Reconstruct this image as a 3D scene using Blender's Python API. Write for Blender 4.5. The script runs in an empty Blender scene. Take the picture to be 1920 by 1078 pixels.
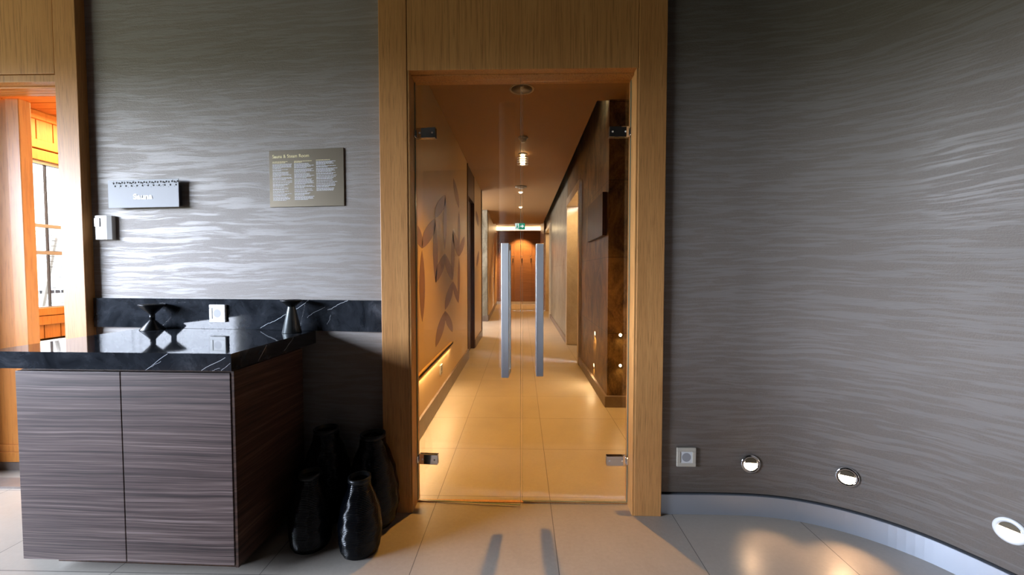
import bpy, bmesh, math, random
from math import sin, cos, pi, radians, atan, sqrt
from mathutils import Vector, Matrix
random.seed(7)
SC = bpy.context.scene
COL = SC.collection

# ------------------------------------------------------------------ camera
cam_d = bpy.data.cameras.new('camera')
cam = bpy.data.objects.new('camera', cam_d)
COL.objects.link(cam)
cam_d.sensor_fit = 'HORIZONTAL'; cam_d.sensor_width = 36.0
cam_d.lens = 36.0 * 775.0 / 1920.0
cam_d.clip_start = 0.02; cam_d.clip_end = 300
cam.location = (0, 0, 1.21)
cam.rotation_euler = (pi/2 - atan(29/775.0), 0, atan(18/775.0))
SC.camera = cam

# ------------------------------------------------------------------ world and exposure
SC.view_settings.view_transform = 'Standard'
SC.view_settings.look = 'None'
SC.view_settings.exposure = 0.2
SC.view_settings.gamma = 1.0
SC.view_settings.use_curve_mapping = False
W = bpy.data.worlds.new('daylight'); SC.world = W
W.use_nodes = True
_n = W.node_tree.nodes; _l = W.node_tree.links; _n.clear()
_tc = _n.new('ShaderNodeTexCoord'); _sep = _n.new('ShaderNodeSeparateXYZ')
_l.new(_tc.outputs['Generated'], _sep.inputs[0])
_rp = _n.new('ShaderNodeValToRGB')
_l.new(_sep.outputs['Z'], _rp.inputs[0])
_mr = _rp.color_ramp
_mr.elements[0].position = 0.0; _mr.elements[0].color = (.11, .115, .095, 1)
_mr.elements[1].position = 1.0; _mr.elements[1].color = (.55, .74, 1.0, 1)
_e = _mr.elements.new(.04); _e.color = (.74, .79, .94, 1)
_e = _mr.elements.new(.25); _e.color = (.73, .81, 1.03, 1)
_bg = _n.new('ShaderNodeBackground'); _bg.inputs['Strength'].default_value = SKY = 68.0
_l.new(_rp.outputs[0], _bg.inputs['Color'])
_wo = _n.new('ShaderNodeOutputWorld'); _l.new(_bg.outputs[0], _wo.inputs[0])
SC.cycles.max_bounces = 8
SC.cycles.transparent_max_bounces = 12
SC.cycles.diffuse_bounces = 2
SC.cycles.glossy_bounces = 4
SC.cycles.caustics_reflective = False
SC.cycles.caustics_refractive = False
SC.cycles.sample_clamp_indirect = 4.0
SC.cycles.use_denoising = True

def light(name, kind, loc, power, color, rot=(0,0,0), size=.1, size_y=None, spot=None, blend=.5, parent=None, portal=False):
    d = bpy.data.lights.new(name, kind); d.color = color
    d.energy = power
    if kind == 'AREA':
        d.shape = 'RECTANGLE' if size_y else 'SQUARE'
        d.size = size
        if size_y: d.size_y = size_y
        if portal: d.cycles.is_portal = True
    else:
        d.shadow_soft_size = size
    if kind == 'SPOT':
        d.spot_size = radians(spot); d.spot_blend = blend
    o = bpy.data.objects.new(name, d); COL.objects.link(o)
    o.location = loc; o.rotation_euler = rot
    if parent: o.parent = parent
    return o

# daylight comes in by the glazing left of and behind the camera and by the sauna window
WIN = dict(x=-5.2, y0=-1.5, y1=1.5, z0=.93, z1=2.45)
light('window_portal', 'AREA', (WIN['x']+.04, (WIN['y0']+WIN['y1'])/2, (WIN['z0']+WIN['z1'])/2), 1, (1,1,1),
      rot=(0, -pi/2, 0), size=WIN['z1']-WIN['z0'], size_y=WIN['y1']-WIN['y0'], portal=True)
light('sauna_window_portal', 'AREA', (-3.97, 3.6, 1.35), 1, (1,1,1), rot=(0,-pi/2,0), size=1.7, size_y=2.0, portal=True)

WARM = (1.0, .47, .09)
CREAM = (1.0, .66, .34)

# ------------------------------------------------------------------ materials
class NT:
    def __init__(s, name):
        s.m = bpy.data.materials.new(name); s.m.use_nodes = True
        s.t = s.m.node_tree; s.b = s.t.nodes['Principled BSDF']
        s.out = s.t.nodes['Material Output']
        s.tc = None
    def n(s, typ, **kw):
        x = s.t.nodes.new('ShaderNode' + typ)
        for k, v in kw.items(): setattr(x, k, v)
        return x
    def l(s, a, b): s.t.links.new(a, b)
    def coord(s, scale=(1,1,1), kind='Object', rot=(0,0,0)):
        if s.tc is None: s.tc = s.n('TexCoord')
        mp = s.n('Mapping'); mp.inputs['Scale'].default_value = scale; mp.inputs['Rotation'].default_value = rot
        s.l(s.tc.outputs[kind], mp.inputs[0]); return mp.outputs[0]
    def noise(s, co, scale, detail=4, rough=.5, dist=0):
        x = s.n('TexNoise'); x.inputs['Scale'].default_value = scale; x.inputs['Detail'].default_value = detail
        x.inputs['Roughness'].default_value = rough; x.inputs['Distortion'].default_value = dist
        s.l(co, x.inputs['Vector']); return x.outputs['Fac']
    def ramp(s, fac, stops, interp='LINEAR'):
        x = s.n('ValToRGB'); r = x.color_ramp; r.interpolation = interp
        r.elements[0].position = stops[0][0]; r.elements[1].position = stops[-1][0]
        def c(v): return (v, v, v, 1) if not isinstance(v, (tuple, list)) else tuple(v) + (1,)
        r.elements[0].color = c(stops[0][1]); r.elements[1].color = c(stops[-1][1])
        for p, v in stops[1:-1]:
            e = r.elements.new(p); e.color = c(v)
        s.l(fac, x.inputs[0]); return x.outputs[0]
    def mix(s, fac, a, b, mode='MIX'):
        x = s.n('Mix', data_type='RGBA', blend_type=mode)
        for sock, v in ((x.inputs[0], fac), (x.inputs[6], a), (x.inputs[7], b)):
            if isinstance(v, (int, float)): sock.default_value = v
            elif isinstance(v, (tuple, list)): sock.default_value = tuple(v) + (1,)
            else: s.l(v, sock)
        return x.outputs[2]
    def math(s, op, a, b=0.0, clamp=False):
        x = s.n('Math', operation=op); x.use_clamp = clamp
        for sock, v in ((x.inputs[0], a), (x.inputs[1], b)):
            if isinstance(v, (int, float)): sock.default_value = v
            else: s.l(v, sock)
        return x.outputs[0]
    def set(s, **kw):
        for k, v in kw.items():
            sock = s.b.inputs[k.replace('_', ' ')]
            if isinstance(v, (int, float)): sock.default_value = v
            elif isinstance(v, (tuple, list)): sock.default_value = tuple(v) + (1,)
            else: s.l(v, sock)
        return s
    def bump(s, h, strength=.3, dist=.01):
        x = s.n('Bump'); x.inputs['Strength'].default_value = strength; x.inputs['Distance'].default_value = dist
        s.l(h, x.inputs['Height']); s.l(x.outputs[0], s.b.inputs['Normal']); return s

def plain(name, col, rough=.5, metal=0.0, **kw):
    t = NT(name); t.set(Base_Color=col, Roughness=rough, Metallic=metal)
    for k, v in kw.items(): t.set(**{k: v})
    c = t.coord()
    nz = t.noise(c, 60, 3)
    t.set(Roughness=t.math('ADD', t.math('MULTIPLY', nz, .08), max(0, rough-.04)))
    return t.m

def emit(name, col, strength):
    t = NT(name); t.set(Base_Color=col, Emission_Color=col, Emission_Strength=strength); return t.m

def plaster():
    t = NT('combed_plaster')
    warpc = t.coord((.9, .9, 1.3)); w = t.n('TexNoise'); w.inputs['Scale'].default_value = 1.6; w.inputs['Detail'].default_value = 3
    t.l(warpc, w.inputs['Vector'])
    base = t.coord((1, 1, 1))
    sub = t.n('VectorMath', operation='SUBTRACT'); t.l(w.outputs['Color'], sub.inputs[0]); sub.inputs[1].default_value = (.5, .5, .5)
    mul = t.n('VectorMath', operation='MULTIPLY'); t.l(sub.outputs[0], mul.inputs[0]); mul.inputs[1].default_value = (.25, .25, .075)
    add = t.n('VectorMath', operation='ADD'); t.l(base, add.inputs[0]); t.l(mul.outputs[0], add.inputs[1])
    mp = t.n('Mapping'); mp.inputs['Scale'].default_value = (1.5, 1.5, 25.0); t.l(add.outputs[0], mp.inputs[0])
    big = t.noise(mp.outputs[0], 2.3, 7, .62, .35)
    mask = t.ramp(big, [(.475, 0.0), (.56, 1.0)])
    mp2 = t.n('Mapping'); mp2.inputs['Scale'].default_value = (6, 6, 70.0); t.l(add.outputs[0], mp2.inputs[0])
    fine = t.noise(mp2.outputs[0], 2.2, 5, .65)
    grain = t.noise(t.coord((1, 1, 1)), 190, 3, .7)
    a = t.mix(grain, (.205, .175, .153), (.295, .260, .230))
    b = t.mix(fine, (.262, .235, .216), (.325, .297, .275))
    t.set(Base_Color=t.mix(mask, a, b))
    t.set(Roughness=t.math('SUBTRACT', .55, t.math('MULTIPLY', mask, .14)), Specular_IOR_Level=.5)
    h = t.math('ADD', t.math('MULTIPLY', mask, .35), t.math('MULTIPLY', t.math('MULTIPLY', grain, .55), t.math('SUBTRACT', 1.15, mask)))
    h = t.math('ADD', h, t.math('MULTIPLY', fine, .55))
    t.bump(h, .38, .005)
    return t.m

def wood(name, dark, light_, scale=(34, 34, 1.6), rough=.42, pores=.35, bstr=.12):
    t = NT(name)
    c = t.coord(scale)
    g = t.noise(c, 1.0, 6, .6, .6)
    c2 = t.coord(tuple(v*4.5 for v in scale))
    f = t.noise(c2, 1.0, 4, .6)
    c3 = t.coord(tuple(v*.12 for v in scale))
    w = t.noise(c3, 1.0, 3, .5, 1.2)
    m = t.math('ADD', t.math('MULTIPLY', g, .5), t.math('MULTIPLY', w, .5))
    col = t.mix(t.ramp(m, [(.34, 0.0), (.66, 1.0)]), dark, light_)
    pore = t.ramp(f, [(.36, 0.0), (.50, 1.0)])
    dk = tuple(v*(1-pores) for v in dark)
    col = t.mix(pore, dk, col)
    t.set(Base_Color=col, Roughness=rough)
    t.bump(f, bstr, .003)
    return t.m

def zebra(name, stops, scale=(.5, .5, 62), rough=.45):
    t = NT(name)
    c = t.coord((.8, .8, 2.2)); w = t.n('TexNoise'); w.inputs['Scale'].default_value = 2.0; w.inputs['Detail'].default_value = 2
    t.l(c, w.inputs['Vector'])
    mul = t.n('VectorMath', operation='MULTIPLY'); t.l(w.outputs['Color'], mul.inputs[0]); mul.inputs[1].default_value = (0, 0, .03)
    add = t.n('VectorMath', operation='ADD'); t.l(t.coord(), add.inputs[0]); t.l(mul.outputs[0], add.inputs[1])
    mp = t.n('Mapping'); mp.inputs['Scale'].default_value = scale; t.l(add.outputs[0], mp.inputs[0])
    g = t.noise(mp.outputs[0], 1.6, 5, .68, .2)
    mp2 = t.n('Mapping'); mp2.inputs['Scale'].default_value = tuple(v*3.6 for v in scale); t.l(add.outputs[0], mp2.inputs[0])
    f = t.noise(mp2.outputs[0], 1.4, 3, .6)
    m = t.math('ADD', t.math('MULTIPLY', g, .68), t.math('MULTIPLY', f, .32))
    t.set(Base_Color=t.ramp(m, stops), Roughness=rough)
    t.bump(f, .15, .002)
    return t.m

def marble():
    t = NT('black_marble')
    c = t.coord((1, 1, 1))
    n1 = t.noise(c, 7, 7, .65, .8)
    n2 = t.noise(c, 34, 4, .7)
    col = t.ramp(n1, [(.35, (.009, .011, .014)), (.58, (.030, .034, .041)), (.72, (.075, .082, .095))])
    col = t.mix(t.ramp(n2, [(.66, 0.0), (.78, .35)]), col, (.16, .165, .17))
    t.set(Base_Color=col, Roughness=.055, Specular_IOR_Level=.75)
    return t.m

def floor_tiles():
    t = NT('beige_floor_tiles')
    if t.tc is None: t.tc = t.n('TexCoord')
    sp = t.n('SeparateXYZ'); t.l(t.tc.outputs['Object'], sp.inputs[0])
    def line(sock, off):
        m = t.math('FRACT', t.math('DIVIDE', t.math('ADD', t.math('SUBTRACT', sock, off), 120.0), .6))
        d = t.math('MINIMUM', m, t.math('SUBTRACT', 1.0, m))
        return t.math('LESS_THAN', d, .0028)
    gx = line(sp.outputs['X'], .152); gy = line(sp.outputs['Y'], 2.185)
    gr = t.math('MAXIMUM', gx, gy)
    c = t.coord()
    n1 = t.noise(c, 2.4, 6, .6, .4); n2 = t.noise(c, 55, 4, .65)
    m = t.math('ADD', t.math('MULTIPLY', n1, .6), t.math('MULTIPLY', n2, .4))
    # every tile a slightly different tone
    fx = t.math('FLOOR', t.math('DIVIDE', t.math('ADD', t.math('SUBTRACT', sp.outputs['X'], .152), 120.0), .6))
    fy = t.math('FLOOR', t.math('DIVIDE', t.math('ADD', t.math('SUBTRACT', sp.outputs['Y'], 2.185), 120.0), .6))
    cb = t.n('CombineXYZ'); t.l(fx, cb.inputs[0]); t.l(fy, cb.inputs[1])
    wn = t.n('TexWhiteNoise'); t.l(cb.outputs[0], wn.inputs[0])
    col = t.ramp(m, [(.3, (.34, .295, .245)), (.7, (.45, .40, .34))])
    col = t.mix(t.math('MULTIPLY', wn.outputs['Value'], .22), col, (.52, .46, .39))
    col = t.mix(gr, col, (.13, .115, .10))
    t.set(Base_Color=col)
    t.set(Roughness=t.math('ADD', .25, t.math('MULTIPLY', n2, .22)), Specular_IOR_Level=.5)
    h = t.math('SUBTRACT', t.math('MULTIPLY', n2, .15), gr)
    t.bump(h, .25, .002)
    return t.m

def stone_wall(name, a, b, joint=True, rough=.16):
    t = NT(name)
    c = t.coord((1, 1, .6))
    n1 = t.noise(c, 4.0, 8, .68, 1.2); n2 = t.noise(c, 60, 4, .7)
    m = t.math('ADD', t.math('MULTIPLY', n1, .75), t.math('MULTIPLY', n2, .25))
    col = t.ramp(m, [(.40, a), (.61, b)])
    if joint:
        sp = t.n('SeparateXYZ'); t.l(t.tc.outputs['Object'], sp.inputs[0])
        fr = t.math('FRACT', t.math('DIVIDE', t.math('ADD', sp.outputs['Z'], .02), .68))
        g = t.math('LESS_THAN', fr, .006)
        fr2 = t.math('FRACT', t.math('DIVIDE', t.math('ADD', t.math('ADD', sp.outputs['Y'], sp.outputs['X']), 50.17), .92))
        g = t.math('MAXIMUM', g, t.math('LESS_THAN', fr2, .004))
        col = t.mix(g, col, tuple(v*.4 for v in a))
    t.set(Base_Color=col, Roughness=t.math('ADD', rough, t.math('MULTIPLY', n2, .16)), Specular_IOR_Level=.4)
    t.bump(n1, .2, .004)
    return t.m

def wallpaint(name, a, b, rough=.5):
    t = NT(name)
    c = t.coord(); n = t.noise(c, 120, 3, .6)
    t.set(Base_Color=t.mix(n, a, b), Roughness=rough); t.bump(n, .08, .001)
    return t.m

def thin_glass(name, tint=(.97, .985, .975), refl=1.0):
    t = NT(name); t.t.nodes.remove(t.b)
    tr = t.n('BsdfTransparent'); tr.inputs[0].default_value = tint + (1,)
    gl = t.n('BsdfGlossy'); gl.inputs['Roughness'].default_value = 0.0; gl.inputs[0].default_value = (1, 1, 1, 1)
    ge = t.n('NewGeometry'); dt = t.n('VectorMath', operation='DOT_PRODUCT')
    t.l(ge.outputs['Incoming'], dt.inputs[0]); t.l(ge.outputs['Normal'], dt.inputs[1])
    k = t.math('SUBTRACT', 1.0, t.math('ABSOLUTE', dt.outputs['Value']), True)
    fr = t.math('ADD', .04, t.math('MULTIPLY', t.math('POWER', k, 5.0), .96))
    mx = t.n('MixShader'); t.l(t.math('MULTIPLY', fr, refl, True), mx.inputs[0])
    t.l(tr.outputs[0], mx.inputs[1]); t.l(gl.outputs[0], mx.inputs[2]); t.l(mx.outputs[0], t.out.inputs[0])
    return t.m

def brushed(name, col, rough=.28, scale=(300, 300, 4), aniso=0):
    t = NT(name); n = t.noise(t.coord(scale), 1.0, 3, .6)
    t.set(Base_Color=col, Metallic=1.0, Roughness=t.math('ADD', rough-.06, t.math('MULTIPLY', n, .14)))
    if aniso:
        tg = t.n('Tangent', direction_type='RADIAL', axis='Z'); t.l(tg.outputs[0], t.b.inputs['Tangent'])
        t.set(Anisotropic=aniso)
    return t.m

M = dict(
 plaster=plaster(),
 oak=wood('oak_veneer', (.57, .26, .080), (.71, .36, .125), pores=.22, bstr=.05, scale=(60, 60, 1.6)),
 oak_h=wood('oak_veneer_header', (.56, .26, .080), (.69, .35, .12), scale=(44, 44, 1.1), pores=.20, bstr=.05),
 oak_edge=wood('oak_lining', (.52, .25, .080), (.66, .35, .12), pores=.2, bstr=.05),
 pine=wood('sauna_pine', (.60, .20, .03), (.72, .29, .055), scale=(16, 16, 1.2), rough=.4, pores=.1, bstr=.04),
 pine_h=wood('sauna_pine_boards', (.58, .19, .03), (.70, .28, .055), scale=(1.2, 16, 16), rough=.4, pores=.1, bstr=.04),
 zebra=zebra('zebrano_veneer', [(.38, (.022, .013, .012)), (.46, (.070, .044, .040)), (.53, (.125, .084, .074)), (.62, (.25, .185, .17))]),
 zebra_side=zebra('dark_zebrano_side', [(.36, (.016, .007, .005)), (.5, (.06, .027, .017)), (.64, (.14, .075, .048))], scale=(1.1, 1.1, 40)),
 locker=zebra('locker_veneer', [(.3, (.16, .075, .035)), (.5, (.26, .13, .062)), (.72, (.36, .19, .095))], scale=(.8, .8, 22), rough=.45),
 marble=marble(),
 vein=plain('white_vein', (.55, .57, .60), .12),
 floor=floor_tiles(),
 ceil=wallpaint('ceiling_paint', (.36, .20, .085), (.40, .23, .10), .7),
 room_ceil=wallpaint('room_ceiling_paint', (.045, .042, .04), (.055, .052, .05), .8),
 dark_room=wallpaint('dark_room_wall', (.055, .045, .038), (.07, .058, .05), .6),
 back_wall=wallpaint('dark_back_wall', (.022, .023, .025), (.03, .031, .033), .6),
 beige=wallpaint('beige_wall_panel', (.62, .42, .20), (.68, .47, .235), .4),
 leaf=wallpaint('brown_leaf_print', (.22, .10, .06), (.26, .12, .075), .4),
 stone=stone_wall('dark_brown_stone', (.055, .028, .007), (.32, .19, .06), rough=.30),
 stone_grey=stone_wall('grey_brown_stone', (.13, .115, .085), (.30, .275, .22), rough=.25),
 travertine=stone_wall('cream_travertine', (.58, .46, .32), (.72, .60, .44), joint=False, rough=.3),
 skirting=stone_wall('grey_brown_skirting_stone', (.17, .13, .11), (.23, .18, .15), joint=False, rough=.3),
 alu=plain('satin_aluminium_skirting', (.66, .71, .80), .40, .9),
 socket_well=plain('shaded_socket_plastic', (.36, .36, .37), .35),  # grey carries the shade of the recessed wells
 black=plain('black_gap', (.008, .007, .007), .8),
 black_metal=plain('black_painted_metal', (.012, .013, .014), .32, .3),
 grey_metal=plain('gunmetal_lacquer', (.09, .10, .10), .34, .7),
 chrome=plain('polished_chrome', (.82, .82, .83), .06, 1.0),
 steel=brushed('brushed_steel', (.86, .87, .88), .36, aniso=.6),
 white=plain('white_plastic', (.80, .80, .78), .35),
 ivory=plain('champagne_plastic_frame', (.62, .56, .46), .35, .1),
 sign=brushed('satin_silver_sign', (.78, .79, .84), .34, (4, 300, 300)),
 sign_face=plain('pale_silver_plate', (.50, .515, .55), .6, .0, Specular_IOR_Level=.2),
 ink=plain('dark_cut_out', (.05, .055, .07), .6),
 bronze=plain('bronze_anodised_plate', (.13, .105, .07), .42, .5),
 gold_text=plain('pale_gold_lettering', (.85, .76, .45), .5),
 white_text=plain('pale_lettering', (.62, .64, .70), .5),
 glass=thin_glass('clear_door_glass', refl=1.15),
 winglass=thin_glass('window_glass', refl=1.0),
 tinted=thin_glass('light_cut_sauna_glass', tint=(.30, .29, .27)),  # tint added to cut the skylight entering the sauna
 glass_edge=plain('green_glass_edge', (.22, .28, .22), .2),
 vase=plain('glossy_black_cord', (.0012, .0018, .003), .16, 0.0, Specular_IOR_Level=.3),
 dark_wood=wood('dark_stained_wood', (.045, .018, .008), (.10, .04, .017)),
 frame_metal=plain('window_frame_metal', (.36, .33, .28), .4, .4),
 mid_plastic=plain('ceiling_fixture_plastic', (.62, .56, .48), .5),
 lamp=emit('warm_lamp_glow', (1.0, .66, .32), 22),
 lamp_wall=emit('wall_lamp_glow', (1.0, .80, .52), 14),
 cove=emit('warm_cove_glow', (1.0, .72, .40), 6.0),
 exit=None, facade=wallpaint('far_facade', (.75, .76, .78), (.82, .83, .85), .8),
 far_glass=plain('far_window_glass', (.018, .022, .028), .6),
 column=wallpaint('white_column_plaster', (.80, .80, .79), (.84, .84, .83), .6),
 louver=brushed('satin_louvre', (.7, .7, .7), .3),
 green=emit('exit_sign_green', (.02, .30, .20), .8),
 exit_white=emit('exit_sign_white', (.72, .80, .82), .9),
)

# ------------------------------------------------------------------ mesh helpers
class MB:
    """collects shapes, builds them as ONE mesh object"""
    def __init__(s): s.v = []; s.f = []; s.mi = []; s.sm = []
    def add(s, vs, fs, mi=0, smooth=False):
        o = len(s.v); s.v += [tuple(v) for v in vs]
        for f in fs: s.f.append([o+i for i in f]); s.mi.append(mi); s.sm.append(smooth)
        return s
    def box(s, x0, x1, y0, y1, z0, z1, mi=0, b=0.0):
        if x0 > x1: x0, x1 = x1, x0
        if y0 > y1: y0, y1 = y1, y0
        if z0 > z1: z0, z1 = z1, z0
        if b <= 0:
            vs = [(x, y, z) for x in (x0, x1) for y in (y0, y1) for z in (z0, z1)]
            return s.add(vs, [(0,1,3,2), (4,6,7,5), (0,4,5,1), (2,3,7,6), (0,2,6,4), (1,5,7,3)], mi)
        bm = bmesh.new(); bmesh.ops.create_cube(bm, size=1)
        for v in bm.verts:
            v.co = Vector(((x0+x1)/2+v.co.x*(x1-x0), (y0+y1)/2+v.co.y*(y1-y0), (z0+z1)/2+v.co.z*(z1-z0)))
        bmesh.ops.bevel(bm, geom=list(bm.edges), offset=b, segments=2, affect='EDGES', profile=.5)
        bm.verts.ensure_lookup_table()
        s.add([v.co[:] for v in bm.verts], [[v.index for v in f.verts] for f in bm.faces], mi)
        bm.free(); return s
    def prism(s, pts, axis, a, b, mi=0, smooth=False):
        """polygon pts (2D) extruded along an axis from a to b"""
        def P(p, t):
            return {'x': (t, p[0], p[1]), 'y': (p[0], t, p[1]), 'z': (p[0], p[1], t)}[axis]
        n = len(pts); vs = [P(p, a) for p in pts] + [P(p, b) for p in pts]
        s.add(vs, [list(range(n))[::-1], list(range(n, 2*n))], mi)
        s.add(vs, [(i, (i+1) % n, n+(i+1) % n, n+i) for i in range(n)], mi, smooth)
        return s
    def lathe(s, prof, c=(0,0,0), n=40, mi=0, axis='z', smooth=True, closed=False, M4=None):
        vs = []; fs = []
        for r, h in prof:
            for k in range(n):
                a = 2*pi*k/n
                if axis == 'z': p = Vector((r*cos(a), r*sin(a), h))
                elif axis == 'y': p = Vector((r*cos(a), h, r*sin(a)))
                else: p = Vector((h, r*cos(a), r*sin(a)))
                if M4 is not None: p = M4 @ p
                vs.append((p[0]+c[0], p[1]+c[1], p[2]+c[2]))
        m = len(prof)
        for i in range(m-1 if not closed else m):
            j = (i+1) % m
            for k in range(n): fs.append((i*n+k, i*n+(k+1) % n, j*n+(k+1) % n, j*n+k))
        s.add(vs, fs, mi, smooth)
        if not closed:
            if prof[0][0] > 1e-5: s.add([vs[k] for k in range(n)], [list(range(n))[::-1]], mi)
            if prof[-1][0] > 1e-5: s.add([vs[(m-1)*n+k] for k in range(n)], [list(range(n))], mi)
        return s
    def sweep(s, plan, prof, mi=0, smooth=False):
        """profile (offset along the normal, z) swept along a plan polyline of (x, y, nx, ny)"""
        m = len(prof); vs = []
        for x, y, nx, ny in plan:
            for d, z in prof: vs.append((x+nx*d, y+ny*d, z))
        fs = []
        for i in range(len(plan)-1):
            for k in range(m): fs.append((i*m+k, i*m+(k+1) % m, (i+1)*m+(k+1) % m, (i+1)*m+k))
        s.add(vs, fs, mi, smooth)
        e = (len(plan)-1)*m
        s.add(vs, [list(range(m))[::-1], [e+k for k in range(m)]], mi)
        return s
    def build(s, name, mat, parent=None, kind=None, normals=True):
        me = bpy.data.meshes.new(name); me.from_pydata(s.v, [], s.f)
        mats = mat if isinstance(mat, (list, tuple)) else [mat]
        for m in mats: me.materials.append(m)
        for i, p in enumerate(me.polygons): p.material_index = s.mi[i]; p.use_smooth = s.sm[i]
        me.update()
        bm = bmesh.new(); bm.from_mesh(me)
        bmesh.ops.remove_doubles(bm, verts=bm.verts, dist=1e-6)
        if normals: bmesh.ops.recalc_face_normals(bm, faces=bm.faces)
        bm.to_mesh(me); bm.free()
        o = bpy.data.objects.new(name, me); COL.objects.link(o)
        if parent is not None: o.parent = parent
        if kind: o['kind'] = kind
        return o

def tag(o, label, cat=None, group=None):
    o['label'] = label
    if cat: o['category'] = cat
    if group: o['group'] = group
    return o
def thing(name, loc=(0,0,0), rz=0.0, label=None, cat=None, group=None, kind=None):
    o = bpy.data.objects.new(name, None); COL.objects.link(o)
    o.location = loc; o.rotation_euler = (0, 0, rz); o.empty_display_size = .05
    if label: tag(o, label, cat, group)
    if kind: o['kind'] = kind
    return o
def copy_tree(o, parent=None):
    c = o.copy(); COL.objects.link(c)
    if parent: c.parent = parent
    for ch in list(o.children): copy_tree(ch, c)
    return c
def text_mesh(name, body, size, mat, parent, loc, rz=0.0, width=None, bold=.0):
    cu = bpy.data.curves.new(name, 'FONT'); cu.body = body; cu.size = size
    cu.extrude = .0006; cu.offset = bold
    tmp = bpy.data.objects.new(name+'_tmp', cu); COL.objects.link(tmp)
    dg = bpy.context.evaluated_depsgraph_get()
    me = bpy.data.meshes.new_from_object(tmp.evaluated_get(dg))
    bpy.data.objects.remove(tmp); bpy.data.curves.remove(cu)
    xs = [v.co.x for v in me.vertices]; x0, x1 = min(xs), max(xs)
    k = (width/(x1-x0)) if width else 1.0
    for v in me.vertices:
        x, y, z = v.co; v.co = ((x-x0)*k, -z, y)      # lettering stands upright facing -Y
    me.materials.clear(); me.materials.append(mat); me.name = name
    o = bpy.data.objects.new(name, me); COL.objects.link(o); o.parent = parent
    o.location = loc; o.rotation_euler = (0, 0, rz)
    return o

def catmull(P, step=6):
    out = []
    for i in range(len(P)-1):
        p0 = P[max(i-1, 0)]; p1 = P[i]; p2 = P[i+1]; p3 = P[min(i+2, len(P)-1)]
        for k in range(step):
            t = k/step
            out.append(tuple(.5*((2*p1[j]) + (-p0[j]+p2[j])*t + (2*p0[j]-5*p1[j]+4*p2[j]-p3[j])*t*t + (-p0[j]+3*p1[j]-3*p2[j]+p3[j])*t**3) for j in (0, 1)))
    out.append(tuple(P[-1])); return out
def with_normals(pts):
    """normals point to the room side (to the right when walking the plan left to right = towards -Y)"""
    r = []
    for i, p in enumerate(pts):
        a = pts[max(i-1, 0)]; b = pts[min(i+1, len(pts)-1)]
        tx, ty = b[0]-a[0], b[1]-a[1]; L = math.hypot(tx, ty)
        r.append((p[0], p[1], ty/L, -tx/L))
    return r

# ================================================================== THE SETTING
RC = 3.30            # ceiling of the front room
FY = 2.02            # face of the big oak frame
# ---- floor
MB().box(-6.0, 4.2, 1.385, 16.6, -.12, 0.0).build('floor', M['floor'], kind='structure')

MB().box(-6.0, 4.2, -4.2, 1.385, -.12, 0.0).build('floor_unseen_dark', M['dark_wood'], kind='structure')  # unseen near floor, made dark to keep bounce off the corner under the counter

# ---- left plaster wall (gently turned), behind counter and signs
PL = catmull([(-2.47, 2.255), (-2.2, 2.24), (-2.0, 2.222), (-1.7, 2.192), (-1.4, 2.162), (-1.1, 2.130), (-.85, 2.100), (-.60, 2.075)], 4)
PLn = with_normals(PL)
MB().sweep(PLn, [(0, 0), (0, RC), (-.10, RC), (-.10, 0)]).build('wall_left', M['plaster'], kind='structure')
def left_wall(x):
    for (x0, y0), (x1, y1) in zip(PL, PL[1:]):
        if x0 <= x <= x1:
            t = (x-x0)/(x1-x0); return y0+(y1-y0)*t, math.atan2(y1-y0, x1-x0)
    return 2.2, 0
# ---- right plaster wall, a long S curve that comes round towards the viewer
PR = catmull([(.62, 2.045), (.80, 2.045), (1.0, 2.045), (1.18, 2.035), (1.34, 2.0), (1.48, 1.935), (1.6, 1.845), (1.695, 1.735), (1.76, 1.61),
              (1.81, 1.48), (1.86, 1.33), (1.92, 1.12), (2.0, .85), (2.1, .5), (2.22, .1), (2.4, -.5), (2.7, -1.4), (3.1, -2.6), (3.4, -4.0)], 5)
PRn = with_normals(PR)
MB().sweep(PRn, [(0, .112), (0, RC), (-.10, RC), (-.10, .112)], smooth=False).build('wall_right', M['plaster'], kind='structure')
for p in bpy.data.objects['wall_right'].data.polygons:
    if abs(p.normal.z) < .1: p.use_smooth = True
MB().sweep(PRn, [(-.012, 0), (-.012, .112), (-.10, .112), (-.10, 0)]).build('trim_shadow_gap', M['black'], kind='structure')  # black backing puts the shade of the gap above the skirting into colour
MB().sweep(PRn[1:], [(-.0115, 0), (.004, 0), (.004, .098), (.002, .100), (-.0115, .100)]).build('baseboard_right', M['alu'], kind='structure')
# ---- wall over and behind the oak frames, the rest of the front room
MB().box(-.75, .75, 2.175, 2.26, 2.30, RC).build('wall_above_door', M['dark_room'], kind='structure')
MB().box(-5.4, -2.49, 2.26, 2.36, 2.52, RC).box(-5.4, -3.30, 2.26, 2.36, 0, 2.52).build('wall_far_left', M['dark_room'], kind='structure')
MB().box(-5.4, 3.6, -4.2, -4.1, 0, RC).build('wall_back', M['back_wall'], kind='structure')
MB().box(-5.5, 3.7, -4.2, 2.40, RC, RC+.1).build('ceiling', M['room_ceil'], kind='structure')
wl = MB()
wx0, wx1 = -5.4, -5.2
wl.box(wx0, wx1, -4.2, WIN['y0'], 0, RC).box(wx0, wx1, WIN['y1'], 2.36, 0, RC)
wl.box(wx0, wx1, WIN['y0'], WIN['y1'], 0, WIN['z0']).box(wx0, wx1, WIN['y0'], WIN['y1'], WIN['z1'], RC)
wl.build('wall_window_side', M['dark_room'], kind='structure')
wn = MB()
for k in range(3):
    y = WIN['y0'] + (WIN['y1']-WIN['y0'])*k/2
    wn.box(-5.34, -5.28, y-.03, y+.03, WIN['z0'], WIN['z1'])
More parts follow.
